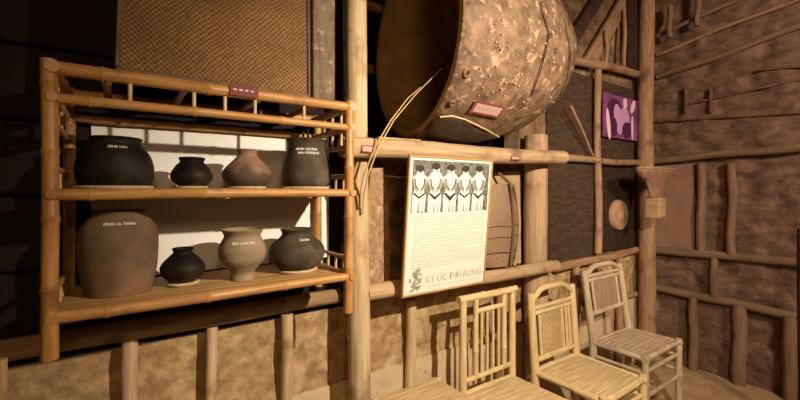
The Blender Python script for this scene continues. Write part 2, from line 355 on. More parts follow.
# right wall frame
def rw(x, y, X=-.045): return at(x, y, X=X)
hlog('wall_rail', rw(655, 161), rw(806, 147), .032, M['right_wood'], 'upper rail along the right wall, level with the funnel', seg=14, bend=.007)
hlog('wall_rail', rw(655, 250), rw(806, 263), .034, M['right_wood'], 'middle rail along the right wall', seg=14, bend=.007)
hlog('wall_rail', rw(655, 287), rw(806, 319), .034, M['right_wood'], 'lowest rail along the right wall', seg=14, bend=.007)
for x, y0, y1, wp, lab in ((701, 163, 252, 8, 'left upright between upper and middle rails of the right wall'), (731, 163, 254, 8, 'right upright between upper and middle rails of the right wall'), (714, 256, 296, 7, 'short upright between middle and lowest rails of the right wall')):
    vlog('wall_upright', x, y0, y1, None, wp, M['right_wood'], lab, 'upright', X=-.04)
for x, y0, wp, lab in ((693, 297, 8, 'leg post under the lowest right rail, nearest the corner'), (739, 304, 12, 'middle leg post under the lowest right rail'), (790, 316, 12, 'leg post under the lowest right rail, nearest the camera')):
    vfloor('wall_stud', x, y0, None, wp, M['right_wood'], lab, 'stud', X=-.05, rough=.07)
b = MB(); pts = [rw(656, 166, -.01), rw(695, 164, -.01), rw(695, 249, -.01), rw(656, 249, -.01)]; b.prism(pts, (-.022, 0, 0)); tag(b.build('wall_board', mat('plain_brown_board', (.24, .145, .085), (.31, .19, .115), (5, 5, 5), .85, .2)), 'plain smooth board on the right wall behind the funnel', 'board')
for (x0, y0, x1, y1, r, lab) in ((657, 77, 806, 24, .024, 'lowest slanting pole high on the right wall'), (657, 55, 806, -4, .016, 'thin middle slanting pole high on the right wall'), (657, 36, 760, -10, .018, 'topmost slanting pole on the right wall')):
    hlog('slanting_pole', rw(x0, y0, -.04), rw(x1, y1, -.04), r, M['right_wood'] if r > .017 else M['frame_wood'], lab, 'pole', seg=12, bend=.01)
for x, y0, y1, lab in ((697, -12, 26, 'hanging stick on the right wall, right of two'), (670, 6, 38, 'hanging stick on the right wall, left of two')):
    vlog('hanging_stick', x, y0, y1, None, 5, M['right_wood'], lab, 'stick', X=-.087)
for i, (x0, y0, x1, y1) in enumerate(((652, 122, 806, 112), (690, 104, 806, 78), (760, 70, 806, 66))):
    b = MB(); p0, p1 = rw(x0, y0, -.012), rw(x1, y1, -.012); b.bar(p0, p1, .018, .035, side=(0, 0, 1)); tag(b.build('wall_batten', M['patch']), ('long dark batten below the wall cracks on the right wall', 'slanting dark batten mid right wall', 'short dark batten at the right edge of the right wall')[i], 'batten')
for i, x in enumerate((686, 711)):
    b = MB(); p0, p1 = rw(x, 88, -.02), rw(x, 113, -.02); b.bar(p0, (p0.x, p0.y, p1.z), .02, .03, side=(0, 1, 0)); tag(b.build('wall_cleat', M['patch']), ('left small dark cleat on the right wall', 'right small dark cleat on the right wall')[i], 'cleat')
b = MB(); q = at(801, 260, X=-.55); b.log((q.x, q.y, -.02), (q.x, q.y, 1.28), .018, .018); tag(b.build('standing_pole', M['dark_wood']), 'dark pole standing at the right edge of the view', 'pole')

# infill boards and hangings on the back wall
def board(x0, x1, y0, y1, Y, th, m, name, label, cat='board'):
    c = [at(x0, y0, Y=Y), at(x1, y0, Y=Y)]; zt = at((x0 + x1) / 2, y0, Y=Y).z; zb = at((x0 + x1) / 2, y1, Y=Y).z
    b = MB(); b.box(((c[0].x + c[1].x) / 2, Y + th / 2, (zt + zb) / 2), (c[1].x - c[0].x, th, zt - zb)); return tag(b.build(name, m), label, cat)
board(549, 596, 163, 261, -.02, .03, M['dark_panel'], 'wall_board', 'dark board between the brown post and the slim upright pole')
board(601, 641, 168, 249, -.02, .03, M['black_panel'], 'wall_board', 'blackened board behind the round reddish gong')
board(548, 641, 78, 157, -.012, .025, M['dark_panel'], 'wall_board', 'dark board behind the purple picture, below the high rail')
# purple picture
zt, zb = at(620, 97, Y=-.04).z, at(620, 139, Y=-.04).z; xa, xb = at(602.5, 120, Y=-.04).x, at(636, 120, Y=-.04).x
t = thing('framed_picture', 'purple tinted picture hanging near the corner post', 'picture', ((xa + xb) / 2, -.04, zb))
b = MB(); b.box(((xa + xb) / 2, -.045, (zt + zb) / 2), (xb - xa, .014, zt - zb), bev=.001); pic = b.build('print', M['purple'], t)
def flat(poly, ox, oz, sx, sz, Y, m, name, parent, th=.0008):
    b = MB(); b.prism([(ox + u * sx, Y, oz + v * sz) for u, v in poly], (0, -th, 0)); return b.build(name, m, parent)
def blob(cx, cy, rx, ry, n=14, a=0): return [(cx + rx * math.cos(k / n * math.tau) * math.cos(a) - ry * math.sin(k / n * math.tau) * math.sin(a), cy + rx * math.cos(k / n * math.tau) * math.sin(a) + ry * math.sin(k / n * math.tau) * math.cos(a)) for k in range(n)]
for i, (poly, m) in enumerate(((blob(.3, .62, .22, .3), 'plum'), (blob(.12, .3, .05, .36, a=.1), 'blush'), (blob(.4, .45, .12, .36, a=.15), 'lilac'), (blob(.58, .5, .16, .26), 'lilac'), (blob(.6, .86, .06, .13), 'blush'), (blob(.84, .82, .06, .18, a=-.3), 'blush'), (blob(.66, .22, .15, .2), 'plum'), (blob(.82, .3, .035, .3), 'blush'), (blob(.27, .25, .09, .22), 'plum'))):
    flat(poly, xa, zb, xb - xa, zt - zb, -.0522 - i * .0004, M[m], 'printed_shape', pic)
# gong
q = at(619.5, 215, Y=-.045); t = thing('gong', 'round reddish gong hanging on the blackened board', 'gong', (q.x, -.03, q.z - .14))
b = MB(); b.lathe([(0, .05), (.03, .046), (.05, .042), (.10, .040), (.118, .036), (.126, .022), (.126, 0), (.12, 0), (.117, .018), (.0, .024)], (q.x, -.022, q.z), (0, -1, 0), 40); b.build('disc', M['gong'], t)
b = MB(); b.lathe([(0, .012), (.006, .010), (.006, 0), (0, 0)], (q.x, -.046, q.z + .108), (0, -1, 0), 10); b.build('hook', M['beam'], t)
# funnel on the corner post with its block
q = at(656, 169, Y=-.325); mp = (q - CAM).dot(FWD) / 400
t = thing('funnel_basket', 'brown funnel shaped basket with pale block below, hung on the corner post', 'basket', (q.x, q.y, at(656, 196, Y=-.325).z))
z0, z1 = at(656, 197, Y=-.325).z, q.z
b = MB(); b.lathe([(.0, z0), (8 * mp, z0), (10 * mp, z0 + .05), (14 * mp, z1 - .09), (21 * mp, z1 - .06), (24.5 * mp, z1 - .02), (24 * mp, z1), (22 * mp, z1 - .005), (12 * mp, z1 - .08), (0, z1 - .12)], (q.x, q.y, 0), n=32, wob=.01)
for v in b.bm.verts: v.co.y = q.y + (v.co.y - q.y) * .42; v.co.x = q.x + (v.co.x - q.x) * 1.5
b.build('bowl', M['funnel'], t)
b = MB(); b.tube([(q.x + 36 * mp * math.cos(k / 32 * math.tau), q.y + 10 * mp * math.sin(k / 32 * math.tau), z1) for k in range(33)], .009, 8); b.build('rim', M['frame_wood'], t)
zb = at(654, 218, Y=-.325).z
b = MB(); b.box((q.x - .01, q.y, (zb + z0) / 2 - .002), (.115, .10, z0 - zb - .004), bev=.006)
for k in range(3): b.box((q.x - .01, q.y, zb + .04 + k * .05), (.121, .106, .012), bev=.003)
b.build('wooden_block', M['block'], t)
b = MB(); b.tube([(q.x, q.y + .02, z1 - .06), (at(647, 200, Y=-.11).x, -.17, z1 - .05)], .012, 8); b.build('peg', M['frame_wood'], t)

# wooden shield, bark pack and pale mat panel between the posts
sh = [at(371, 168, Y=-.125), at(383, 168, Y=-.125), at(388, 200, Y=-.125), at(390, 250, Y=-.125), at(389, 290, Y=-.125), at(366, 292, Y=-.125), at(366, 220, Y=-.125)]
b = MB(); b.prism(sh, (0, .022, 0)); tag(b.build('wooden_shield', mat('rough_shield_wood', (.22, .125, .06), (.40, .25, .135), (40, 40, 30), .85, .9, .006, c3=(.50, .34, .2), s3=22)), 'tapering rough wooden shield between the pale post and the poster', 'shield')
b = MB(); pts = [at(489, 172, Y=-.03), at(520, 171, Y=-.03), at(521, 263, Y=-.03), at(489, 266, Y=-.03)]; b.prism(pts, (0, .022, 0)); tag(b.build('mat_panel', mat('pale_mat', (.34, .22, .12), (.52, .36, .22), (50, 50, 8), .85, .5)), 'pale flat mat on the wall behind the bark pack', 'mat')
q = at(502, 227, Y=-.10); mp = (q - CAM).dot(FWD) / 400
zt, zb = at(502, 184, Y=-.10).z, at(502, 266, Y=-.10).z; H = zt - zb
t = thing('bark_pack', 'tall barrel shaped bark pack with cord straps right of the poster', 'pack', (q.x, -.04, zb))
b = MB(); nz_, na = 18, 16; g = []
hw = lambda f: (.135 + .05 * math.sin(math.pi * min(1, f * .95 + .05)))
for j in range(nz_ + 1):
    f = j / nz_; r = hw(f) * (1 if 0 < j < nz_ else .9); g.append([b.bm.verts.new((q.x - r * math.cos(math.pi * i / na), -.052 - .085 * math.sin(math.pi * i / na) * (.8 + .2 * math.sin(math.pi * f)), zb + H * f)) for i in range(na + 1)])
for j in range(nz_):
    for i in range(na): b._face([g[j][i], g[j][i + 1], g[j + 1][i + 1], g[j + 1][i]])
    b._face([g[j][0], g[j + 1][0], g[j + 1][-1], g[j][-1]])
b._face(g[0]); b._face(g[-1]); b.build('body', M['pack'], t)
for f in (.18, .36, .49):
    r = hw(f) + .004; b = MB(); b.tube([(q.x - r * math.cos(math.pi * i / 20), -.052 - .087 * math.sin(math.pi * i / 20), zb + H * f + .003 * math.sin(i)) for i in range(21)], .003, 7); b.build('binding_cord', M['patch'], t)
for dx, nm in ((.045, 'strap'), (.135, 'strap')):
    b = MB(); pts = []
    for i in range(15):
        f = i / 14; r = hw(f); xx = dx * (.55 + .6 * math.sin(math.pi * f)); xx = min(xx, r * .97)
        pts.append((q.x + xx, -.056 - .089 * math.sqrt(max(.02, 1 - (xx / r) ** 2)), zb + H * f))
    if dx < .1: pts += [(q.x - .02, -.10, zt + .06), (q.x - .05, -.06, zt + .10)]
    b.tube(pts, .009, 8); b.build(nm, M['beam'] if dx > .1 else M['patch'], t)

# ------------------------------------------------------------------ the great drum
ax = Vector((math.cos(-.17), math.sin(-.17), .009)).normalized(); mo = Vector((-2.848, -.123, 2.238))
t = thing('drum', 'huge scarred wooden barrel drum lying on the round beam', 'drum', mo + ax * .4 - Vector((0, 0, .47)))
outer = [(.452, 0), (.466, .02), (.474, .10), (.478, .20), (.476, .30), (.464, .40), (.446, .48), (.424, .56), (.392, .64), (.35, .71), (.315, .76), (.30, .79)]
inner = [(.262, .785), (.31, .70), (.38, .60), (.42, .45), (.436, .25), (.430, .08), (.418, .005)]
from mathutils import noise
b = MB(); b.lathe(outer + [(.268, .795)], mo, ax, 96, .003)
for v in b.bm.verts:
    c = mo + ax * (v.co - mo).dot(ax); rad = (v.co - c).normalized(); v.co += rad * (noise.fractal(v.co * 5, 1, 2, 4) * .007)
b.build('shell', M['drum'], t)
b = MB(); b.lathe([(.452, 0)] + [(.436, -.004)] + inner[::-1] + [(.268, .795)], mo, ax, 72); b.build('hollow', M['drum_in'], t)
b = MB(); b.lathe([(0, .803), (.25, .80), (.272, .795), (.272, .785), (0, .785)], mo, ax, 60); b.build('drumhead', M['hide'], t)
def on_drum(x, y, lift=.009):
    """point of the drum's outside on the view line through that place of the photo"""
    d = (FWD + RGT * ((x - 400) / 400) + UP * ((190 - y) / 400)).normalized(); s = .9
    while s < 3.2:
        p = CAM + d * s; h = (p - mo).dot(ax); rr = (p - mo - ax * h).length
        if 0 <= h <= .79:
            for (r0, h0), (r1, h1) in zip(outer, outer[1:]):
                if h0 <= h <= h1:
                    if rr <= r0 + (r1 - r0) * (h - h0) / (h1 - h0) + lift: return p
                    break
        s += .002
    return None
def drum_ribbon(name, pts, r, m, n=6):
    P = [p for p in (on_drum(x, y) for x, y in pts) if p]
    if len(P) > 1: b = MB(); b.tube(P, r, n); return b.build(name, m, t)
drum_ribbon('crack', [(540, 2), (543, 14), (547, 26), (549, 36), (546, 50), (543, 62), (539, 75), (535, 86), (531, 97)], .0028, M['dark_wood'])
drum_ribbon('hoop_seam', [(563, 12), (567, 24), (570, 38), (571, 52), (570, 66), (567, 80), (561, 95)], .004, M['patch'])
drum_ribbon('patch_edge', [(440, 117), (452, 116), (464, 119), (475, 124), (487, 130), (499, 137)], .0035, M['bamboo_pale'])
# dark repair patch: a thin curved sheet laid on the belly
b = MB(); rows = []
for v in range(7):
    row = []
    for u in range(13):
        f = u / 12; x = 426 + f * 72; top = 124 - 7 * math.sin(math.pi * min(1, f * 1.4)) + 14 * f * f; bot = 141 + 4 * math.sin(math.pi * f) - 3 * f; y = top + (bot - top) * v / 6
        p = on_drum(x, y, .014); row.append(b.bm.verts.new(p) if p else None)
    rows.append(row)
for v in range(6):
    for u in range(12):
        qd = [rows[v][u], rows[v][u + 1], rows[v + 1][u + 1], rows[v + 1][u]]
        if all(qd): b._face(qd)
loose = [v for v in b.bm.verts if not v.link_faces]
for v in loose: b.bm.verts.remove(v)
ex = bmesh.ops.extrude_face_region(b.bm, geom=list(b.bm.faces)); c0 = mo + ax * .2
for v in [g_ for g_ in ex['geom'] if isinstance(g_, bmesh.types.BMVert)]:
    c = mo + ax * (v.co - mo).dot(ax); v.co -= (v.co - c).normalized() * .012
b.build('repair_patch', M['drum_patch'], t)
for x, y, r in ((467, 73, .022), (556, 50, .014), (551, 34, .015), (452, 103, .014)):
    p = on_drum(x, y, .004)
    if p:
        c = mo + ax * (p - mo).dot(ax); nrm = (p - c).normalized()
        b = MB(); b.lathe([(r * .25, -.004), (r * .45, .006), (r * .8, .008), (r, .003), (r * 1.15, -.004)], p, nrm, 16, .06); kn = b.build('knot', M['drum'], t)
        b = MB(); b.lathe([(0, .0015), (r * .42, .0025), (r * .42, -.004)], p, nrm, 12, .05); b.build('knot_hole', M['dark_wood'], kn)
rs = random.Random(3)
for k in range(60):
    x, y = rs.uniform(478, 556), rs.uniform(12, 112); p = on_drum(x, y, .004)
    if p:
        c = mo + ax * (p - mo).dot(ax); nrm = (p - c).normalized(); r = rs.uniform(.002, .006)
        b = MB(); b.lathe([(0, .004), (r * .6, .0035), (r, -.003)], p, nrm, 9, .1); b.build('scar', M['beam'], t)
pA, pB, pD = on_drum(474, 106, .004), on_drum(502, 112, .004), on_drum(488, 102, .004)
pc = on_drum(487.5, 109.5, .007); c = mo + ax * (pc - mo).dot(ax); nn = (pc - c).normalized(); uu = (pB - pA); uu = (uu - nn * uu.dot(nn)).normalized(); vv = nn.cross(uu)
plate('caption_plate', pc, uu, vv, (pB - pA).length * 1.06, .066, .004, M['red_card'], t, M['pink_card'], 5)

# ------------------------------------------------------------------ poster
PX0, PX1, PZ0, PZ1, PYT, PYB = -2.989, -2.472, 1.043, 1.668, -.312, -.252
pu = Vector((1, 0, 0)); pv = Vector((0, PYT - PYB, PZ1 - PZ0)); PH = pv.length; pv.normalize(); pn = pu.cross(pv); PW = PX1 - PX0
PR = Matrix((pu, pv, pn)).transposed(); PO = Vector((PX0, PYB, PZ0))
def PP(u, v, k=0): return PO + pu * u * PW + pv * v * PH + pn * (k * .0006 + .0002)
def pflat(poly, k, m, name, parent):
    b = MB(); b.prism([PP(u, v, k) for u, v in poly], pn * .0005); return b.build(name, m, parent)
t = thing('poster', 'cream poster with an old group photograph hanging from the beam', 'poster', PP(.5, 0))
b = MB(); b.box(PP(.5, .5) - pn * .006, (PW, PH, .011), PR, .001); sheet = b.build('board', M['paper'], t)
fw = .010
for (c, sz) in ((PP(0, .5), (fw, PH + fw, .016)), (PP(1, .5), (fw, PH + fw, .016)), (PP(.5, 0), (PW, fw, .016)), (PP(.5, 1), (PW, fw, .016))):
    b = MB(); b.box(c - pn * .004, sz, PR, .002); b.build('frame_strip', M['split'], t)
ph = pflat([(.035, .60), (.965, .60), (.965, .975), (.035, .975)], 1, M['photo_dark'], 'photograph', t)
fig = ((.115, .92, 1.25), (.29, .94, 1.3), (.47, .935, 1.35), (.65, .93, 1.3), (.83, .935, 1.3))
for i, (cx, hy, s) in enumerate(fig):
    w2 = .062 * s; b = MB()
    def add(poly, k): b.prism([PP(min(max(u, .037), .963), min(max(v, .602), .973), k) for u, v in poly], pn * .0005)
    add([(cx - w2 * .9, .602), (cx - w2 * .95, .72), (cx - w2 * .65, .76), (cx - w2 * .9, .79), (cx - w2 * 1.15, .85), (cx - w2 * .5, hy - .045), (cx + w2 * .5, hy - .045), (cx + w2 * 1.15, .85), (cx + w2 * .9, .79), (cx + w2 * .65, .76), (cx + w2 * .95, .72), (cx + w2 * .9, .602)], 2 + i % 2)
    add(blob(cx, hy - .025, w2 * .48, .032), 4)
    b.build('figure', M['photo_light'], ph)
    b = MB(); add(blob(cx - w2 * .05, hy - .004, w2 * .6, .026), 5); b.build('hair', M['photo_black'], ph)
    b = MB(); ar = []
    for sg in (-1, 1):
        b2 = MB(); b = b2
        add([(cx + sg * w2 * 1.0, .84), (cx + sg * w2 * .72, .85), (cx + sg * w2 * .62, .79), (cx + sg * w2 * .12, .762), (cx + sg * w2 * .16, .748), (cx + sg * w2 * .85, .775)], 5); b.build('arm', M['photo_mid'], ph)
        b = MB(); add([(cx + sg * w2 * .66, .845), (cx + sg * w2 * .60, .845), (cx + sg * w2 * .5, .795), (cx + sg * w2 * .12, .772), (cx + sg * w2 * .14, .766), (cx + sg * w2 * .58, .79)], 6); b.build('arm_shadow', M['photo_black'], ph)
    b = MB(); add([(cx - w2 * .85, .735), (cx, .70 - .01 * (i % 3)), (cx + w2 * .85, .735), (cx + w2 * .7, .745), (cx, .715), (cx - w2 * .7, .745)], 5); b.build('waist_fold', M['photo_black'], ph)
    b = MB(); add([(cx - .012, .602), (cx - .004, .69), (cx + .010, .602)], 5); b.build('skirt_fold', M['photo_mid'], ph)
    b = MB(); add([(cx + w2 * .45, .602), (cx + w2 * .5, .70), (cx + w2 * .6, .602)], 5); b.build('skirt_fold', M['photo_mid'], ph)
    b = MB(); add(blob(cx, hy - .033, w2 * .2, .007), 6); b.build('face_shadow', M['photo_mid'], ph)
    b = MB(); add(blob(cx - w2 * .02, hy - .024, w2 * .36, .004), 6); b.build('eye_shadow', M['photo_black'], ph)
b = MB(); rs = random.Random(11); nl = 19
for i in range(nl):
    v = .565 - i * .0205; u = .08; e = .94 if i not in (6, 12, nl - 1) else rs.uniform(.5, .7)
    while u < e:
        wl = rs.uniform(.025, .07)
        b.prism([PP(u, v, 1), PP(min(u + wl, e + .01), v, 1), PP(min(u + wl, e + .01), v + .0075, 1), PP(u, v + .0075, 1)], pn * .0004); u += wl + .014
b.build('text_block', M['faint_ink'], t)
def text_mesh(txt, size):
    cu = bpy.data.curves.new('txt', 'FONT'); cu.body = txt; cu.size = size; cu.align_x = 'LEFT'
    o = bpy.data.objects.new('txt', cu); COL.objects.link(o); bpy.context.view_layer.update()
    me = bpy.data.meshes.new_from_object(o.evaluated_get(bpy.context.evaluated_depsgraph_get())); bpy.data.objects.remove(o); bpy.data.curves.remove(cu)
    return me
me = text_mesh('KÝ ỨC ĐỜI RỪNG', .062); xs = [v.co.x for v in me.vertices]; k = .70 * PW / (max(xs) - min(xs)); x0 = min(xs)
for v in me.vertices:
    p = PP(.25, .075, 1.2) + pu * (v.co.x - x0) * k + pv * (v.co.y * k + (v.co.x - x0) * k * .0); v.co = p - t.location
me.materials.append(M['title_ink']); o = bpy.data.objects.new('title_lettering', me); COL.objects.link(o); o.parent = t
b = MB(); b.prism([PP(.28, .045, 1), PP(.93, .045, 1), PP(.93, .049, 1), PP(.28, .049, 1)], pn * .0004); b.build('title_rule', M['faint_ink'], t)
b = MB()
for (cx, cy, rx, ry, a) in ((.14, .17, .05, .014, .3), (.13, .145, .03, .02, 0), (.15, .12, .045, .012, -.6), (.12, .095, .035, .013, .8), (.16, .085, .04, .010, .2), (.13, .06, .05, .012, -.2), (.17, .05, .03, .012, .6), (.075, .11, .012, .018, 0), (.11, .04, .04, .010, .4), (.19, .11, .02, .008, 1), (.18, .15, .025, .007, -.4), (.15, .19, .018, .008, .9)):
    b.prism([PP(u, v, 1) for u, v in blob(cx, cy, rx, ry, 12, a)], pn * .0005)
b.build('emblem', M['photo_mid'], t)

# ------------------------------------------------------------------ bamboo shelf
SX0, SX1, SYF, SYB = -4.163, -3.315, -.36, -.028
ZT, Z2, ZU, ZL = 1.832, 1.755, 1.509, 1.194
t = thing('bamboo_shelf', 'two tier golden bamboo shelf holding clay pots on the wall', 'shelf', ((SX0 + SX1) / 2, SYB, 1.08))
for x, y, z0, z1, r in ((SX0, SYF, 1.09, ZT + .02, .019), (SX1, SYF, 1.06, ZT + .02, .0185), (SX0 + .01, SYB, 1.09, ZT + .02, .018), (SX1 + .025, SYB, 1.09, ZT + .02, .018)):
    b = MB(); b.culm((x, y, z0), (x + rnd.uniform(-.006, .006), y, z1), r, .2); b.build('pole', M['bamboo'], t)
for z, r in ((ZT, .0185), (Z2, .014), (ZU, .0155), (ZL, .0165)):
    for y in (SYF, SYB):
        b = MB(); b.culm((SX0 - .004 if y == SYF else SX0 + .0, y, z), (SX1 + .012 if y == SYF else SX1 + .04, y, z), r if y == SYF else r * .9, .27, .003); b.build('rail', M['bamboo'], t)
    for x in (SX0 + .006, SX1 + .012):
        b = MB(); b.culm((x, SYF - .02, z), (x, SYB + .02, z), r * .85, .2, .001); b.build('side_rail', M['bamboo'], t)
for z in (ZU, ZL):
    b = MB(); n = 9
    for i in range(n): b.box(((SX0 + SX1) / 2 + .006, SYF + .030 + i * (SYB - SYF - .045) / (n - 1), z + .008 + rnd.uniform(-.001, .001)), (SX1 - SX0 - .005, .034, .009), bev=.002)
    for x in (SX0 + .15, (SX0 + SX1) / 2, SX1 - .15): b.tube([(x, SYF, z - .008), (x, SYB, z - .008)], .009, 8)
    b.build('shelf_deck', M['split'], t)
for i, x in enumerate((-4.05, -3.85, -3.62, -3.42)):
    b = MB(); b.culm((x, SYF + .012, ZT + .006), (x, SYB + .01, ZT + .006), .012, .2, .001, 8); b.build('top_slat', M['bamboo'], t)
for x in (130, 194, 225, 255, 304):
    q = at(x, 100, Y=SYF); b = MB(); b.tube([(q.x, SYF, Z2), (q.x, SYF, ZT)], .0055, 8); b.build('peg', M['bamboo_pale'], t)
for x in (SX0 + .006, SX1 + .012):
    for y in (-.28, -.2, -.12): b = MB(); b.tube([(x, y, Z2 - .07), (x, y, ZT)], .006, 8); b.build('peg', M['bamboo_pale'], t)
    b = MB(); b.culm((x, SYF, Z2 - .07), (x, SYB, Z2 - .07), .010, .2, .001, 8); b.build('side_rail', M['bamboo'], t)
    for z in (ZU, ZL):
        b = MB(); b.culm((x, SYF, z + .065), (x, SYB, z + .065), .009, .2, .001, 8); b.build('guard_bar', M['bamboo'], t)
        for y in (-.30, -.23, -.16, -.09): b = MB(); b.tube([(x, y, z), (x, y, z + .065)], .0055, 8); b.build('peg', M['bamboo_pale'], t)
q = at(244, 89, Y=SYF - .018); plate('caption_plate', (q.x, SYF - .0215, ZT + .002), (1, 0, 0), (0, 0, 1), .088, .036, .003, M['red_card'], t, None, 4)
# white board behind the pots
b = MB(); xa, xb = at(91, 150, Y=-.004).x, at(329, 150, Y=-.004).x; b.box(((xa + xb) / 2, .003, 1.4875), (xb - xa, .008, .555), bev=.001)
tag(b.build('white_board', M['white']), 'plain white board standing behind the pots on the wall', 'board')
# woven mat and grey plank on the shelf top
xa, xb = at(117, 60, Y=-.325).x, at(309.5, 92, Y=-.325).x; zb = ZT + .021; zh = 2.62
t = thing('woven_mat', 'large brown woven bamboo mat standing on the shelf top', 'mat', ((xa + xb) / 2, -.32, zb))
b = MB(); b.prism([(xa + .006, -.325, zb + .004), (xb - .003, -.325, zb + .004), (xb - .003, -.31, zh), (xa + .03, -.31, zh)], (0, .012, 0)); b.build('weave', M['mat'], t)
b = MB(); b.bar((xa - .004, -.325, zb + .006), (xb, -.325, zb + .006), .014, .02, side=(0, 0, 1)); b.build('lower_edge', M['patch'], t)
b = MB(); b.bar((xa, -.322, zb + .012), (xa + .026, -.307, zh), .012, .02, side=(1, 0, 0)); b.build('side_edge', M['patch'], t)
b = MB(); b.bar((xb - .003, -.322, zb + .012), (xb - .003, -.307, zh), .010, .02, side=(1, 0, 0)); b.build('side_edge', M['patch'], t)
xa, xb = at(311.5, 97, Y=-.325).x, at(333.5, 97, Y=-.325).x
b = MB(); b.box(((xa + xb) / 2 + .002, -.325, (zb + 2.6) / 2), (xb - xa, .022, 2.6 - zb), bev=.004); tag(b.build('plank', M['grey_plank']), 'narrow mottled grey plank standing on the shelf beside the mat', 'plank')

# ------------------------------------------------------------------ pots
def strokes_on(prof, c, lines, parent, ang0):
    """rows of small chalk letters laid round the pot: lines = (z, start angle offset, word lengths, letter height)"""
    def rad(z):
        for (r0, z0), (r1, z1) in zip(prof, prof[1:]):
            if min(z0, z1) <= z <= max(z0, z1) and abs(z1 - z0) > 1e-6: return r0 + (r1 - r0) * (z - z0) / (z1 - z0)
        return prof[0][0]
    b = MB(); rs = random.Random(5)
    def stroke(a0, a1, za, zb_, wd):
        pts = []
        for i in range(3):
            f = i / 2; a = a0 + (a1 - a0) * f; z = za + (zb_ - za) * f; r = rad(z) + .0012
            pts.append((c.x + r * math.cos(a), c.y + r * math.sin(a), z))
        b.tube(pts, wd, 5)
    for z, off, words, h in lines:
        a = ang0 + off; wdt = h * .62
        for wl in words:
            for k in range(wl):
                da = wdt / rad(z); sh = rs.randrange(4)
                stroke(a, a, z, z + h, h * .10)
                if sh != 1: stroke(a, a + da * .75, z + h, z + h * (1 if sh else .05), h * .09)
                if sh >= 1: stroke(a + da * .75, a + da * .75, z, z + h, h * .09)
                if sh in (1, 3): stroke(a, a + da * .75, z + h * .5, z + h * .5, h * .09)
                a += da * 1.2
            a += wdt * .8 / rad(z)
    return b.build('chalk_lettering', M['chalk'], parent)
def pot(cx, Y, prof, zbase, m, label, ring, lettering=None, ws=.94):
    q = at(cx, prof[-1][1], Y=Y); mp = (q - CAM).dot(FWD) / 400
    y0 = prof[-1][1]; zr = zbase + (.008 if ring else 0)
    P = [(hw * mp * ws, zr + (y0 - y) * mp * .91) for hw, y in prof]
    # smooth the outline
    Q = []
    for i in range(len(P) - 1):
        p0, p1, p2, p3 = P[max(i - 1, 0)], P[i], P[i + 1], P[min(i + 2, len(P) - 1)]
        for k in range(5):
            f = k / 5; Q.append(tuple(.5 * (2 * p1[j] + (p2[j] - p0[j]) * f + (2 * p0[j] - 5 * p1[j] + 4 * p2[j] - p3[j]) * f * f + (3 * p1[j] - p0[j] - 3 * p2[j] + p3[j]) * f ** 3) for j in (0, 1)))
    Q.append(P[-1])
    th = 2.2 * mp; neck = min(P[:3])[0]
    ins = [(P[0][0] - th, P[0][1] - .001), (neck - th, P[1][1] - .004)] + [(max(r - th, .01), z) for r, z in Q[8:-4]] + [(0, Q[-5][1])]
    full = [(0, P[-1][1])] + Q[::-1] + [(P[0][0] - th * .5, P[0][1] + .003)] + ins
    c = Vector((q.x, Y, 0)); t = thing('clay_pot', label, 'pot', (q.x, Y, zr), 'clay pots on the bamboo shelf')
    b = MB(); b.lathe(full, c, n=48, wob=.004); b.build('body', m, t, 50)
    if lettering:
        toward = math.atan2(CAM.y - Y, CAM.x - q.x)
        strokes_on(Q, c, [(zr + (y0 - yy) * mp * .91, (xx - cx) * mp / max(Q, key=lambda e: e[0])[0], wds, hpx * mp) for xx, yy, wds, hpx in lettering], t, toward)
    if ring:
        br = P[-1][0] + .006; b = MB(); b.lathe([(br - .012, zbase), (br + .006, zbase), (br + .009, zbase + .005), (br + .004, zbase + .0095), (br - .010, zbase + .008)], c, n=32, wob=.02)
        b.lathe([(0, zbase), (br - .008, zbase), (br - .008, zbase + .0078), (0, zbase + .0078)], c, n=32)
        tag(b.build('pot_ring', M['ring']), ring, 'ring', 'pale rings under the pots')
    return t
ZUD, ZLD = ZU + .0145, ZL + .0145
# two tone pot material: burnt dark below, reddish above
tt = mat('two_tone_clay', (.24, .13, .085), (.34, .20, .13), (10, 10, 10), .7, .35, .003)
nt = tt.node_tree; N = nt.nodes; tc = N.new('ShaderNodeTexCoord'); sx = N.new('ShaderNodeSeparateXYZ'); nt.links.new(tc.outputs['Object'], sx.inputs[0])
nz = N.new('ShaderNodeTexNoise'); nz.inputs['Scale'].default_value = 14; nt.links.new(tc.outputs['Object'], nz.inputs['Vector'])
ma = N.new('ShaderNodeMath'); ma.operation = 'MULTIPLY_ADD'; ma.inputs[1].default_value = .09; nt.links.new(nz.outputs[0], ma.inputs[0]); nt.links.new(sx.outputs[2], ma.inputs[2])
mr = N.new('ShaderNodeMapRange'); mr.inputs[1].default_value = .095; mr.inputs[2].default_value = .125; nt.links.new(ma.outputs[0], mr.inputs[0])
mx = N.new('ShaderNodeMix'); mx.data_type = 'RGBA'; nt.links.new(mr.outputs[0], mx.inputs[0]); mx.inputs[6].default_value = (.085, .055, .036, 1)
lk = N['Principled BSDF'].inputs['Base Color'].links[0]; nt.links.new(lk.from_socket, mx.inputs[7]); nt.links.new(mx.outputs[2], N['Principled BSDF'].inputs['Base Color'])
pot(116, -.185, [(26, 135), (24.5, 138), (26, 143), (33, 152), (37, 164), (37, 177), (33, 187)], ZUD, M['black_clay'], 'large black pot at the left end of the upper shelf', 'pale ring under the large black upper pot', [(108, 147, (5, 4), 2.2)], ws=.88)
pot(192, -.19, [(13, 156), (11.5, 160), (15, 164), (20, 173), (19, 180), (12, 187)], ZUD, M['black_clay'], 'small black pot second from left on the upper shelf', 'pale ring under the small black upper pot')
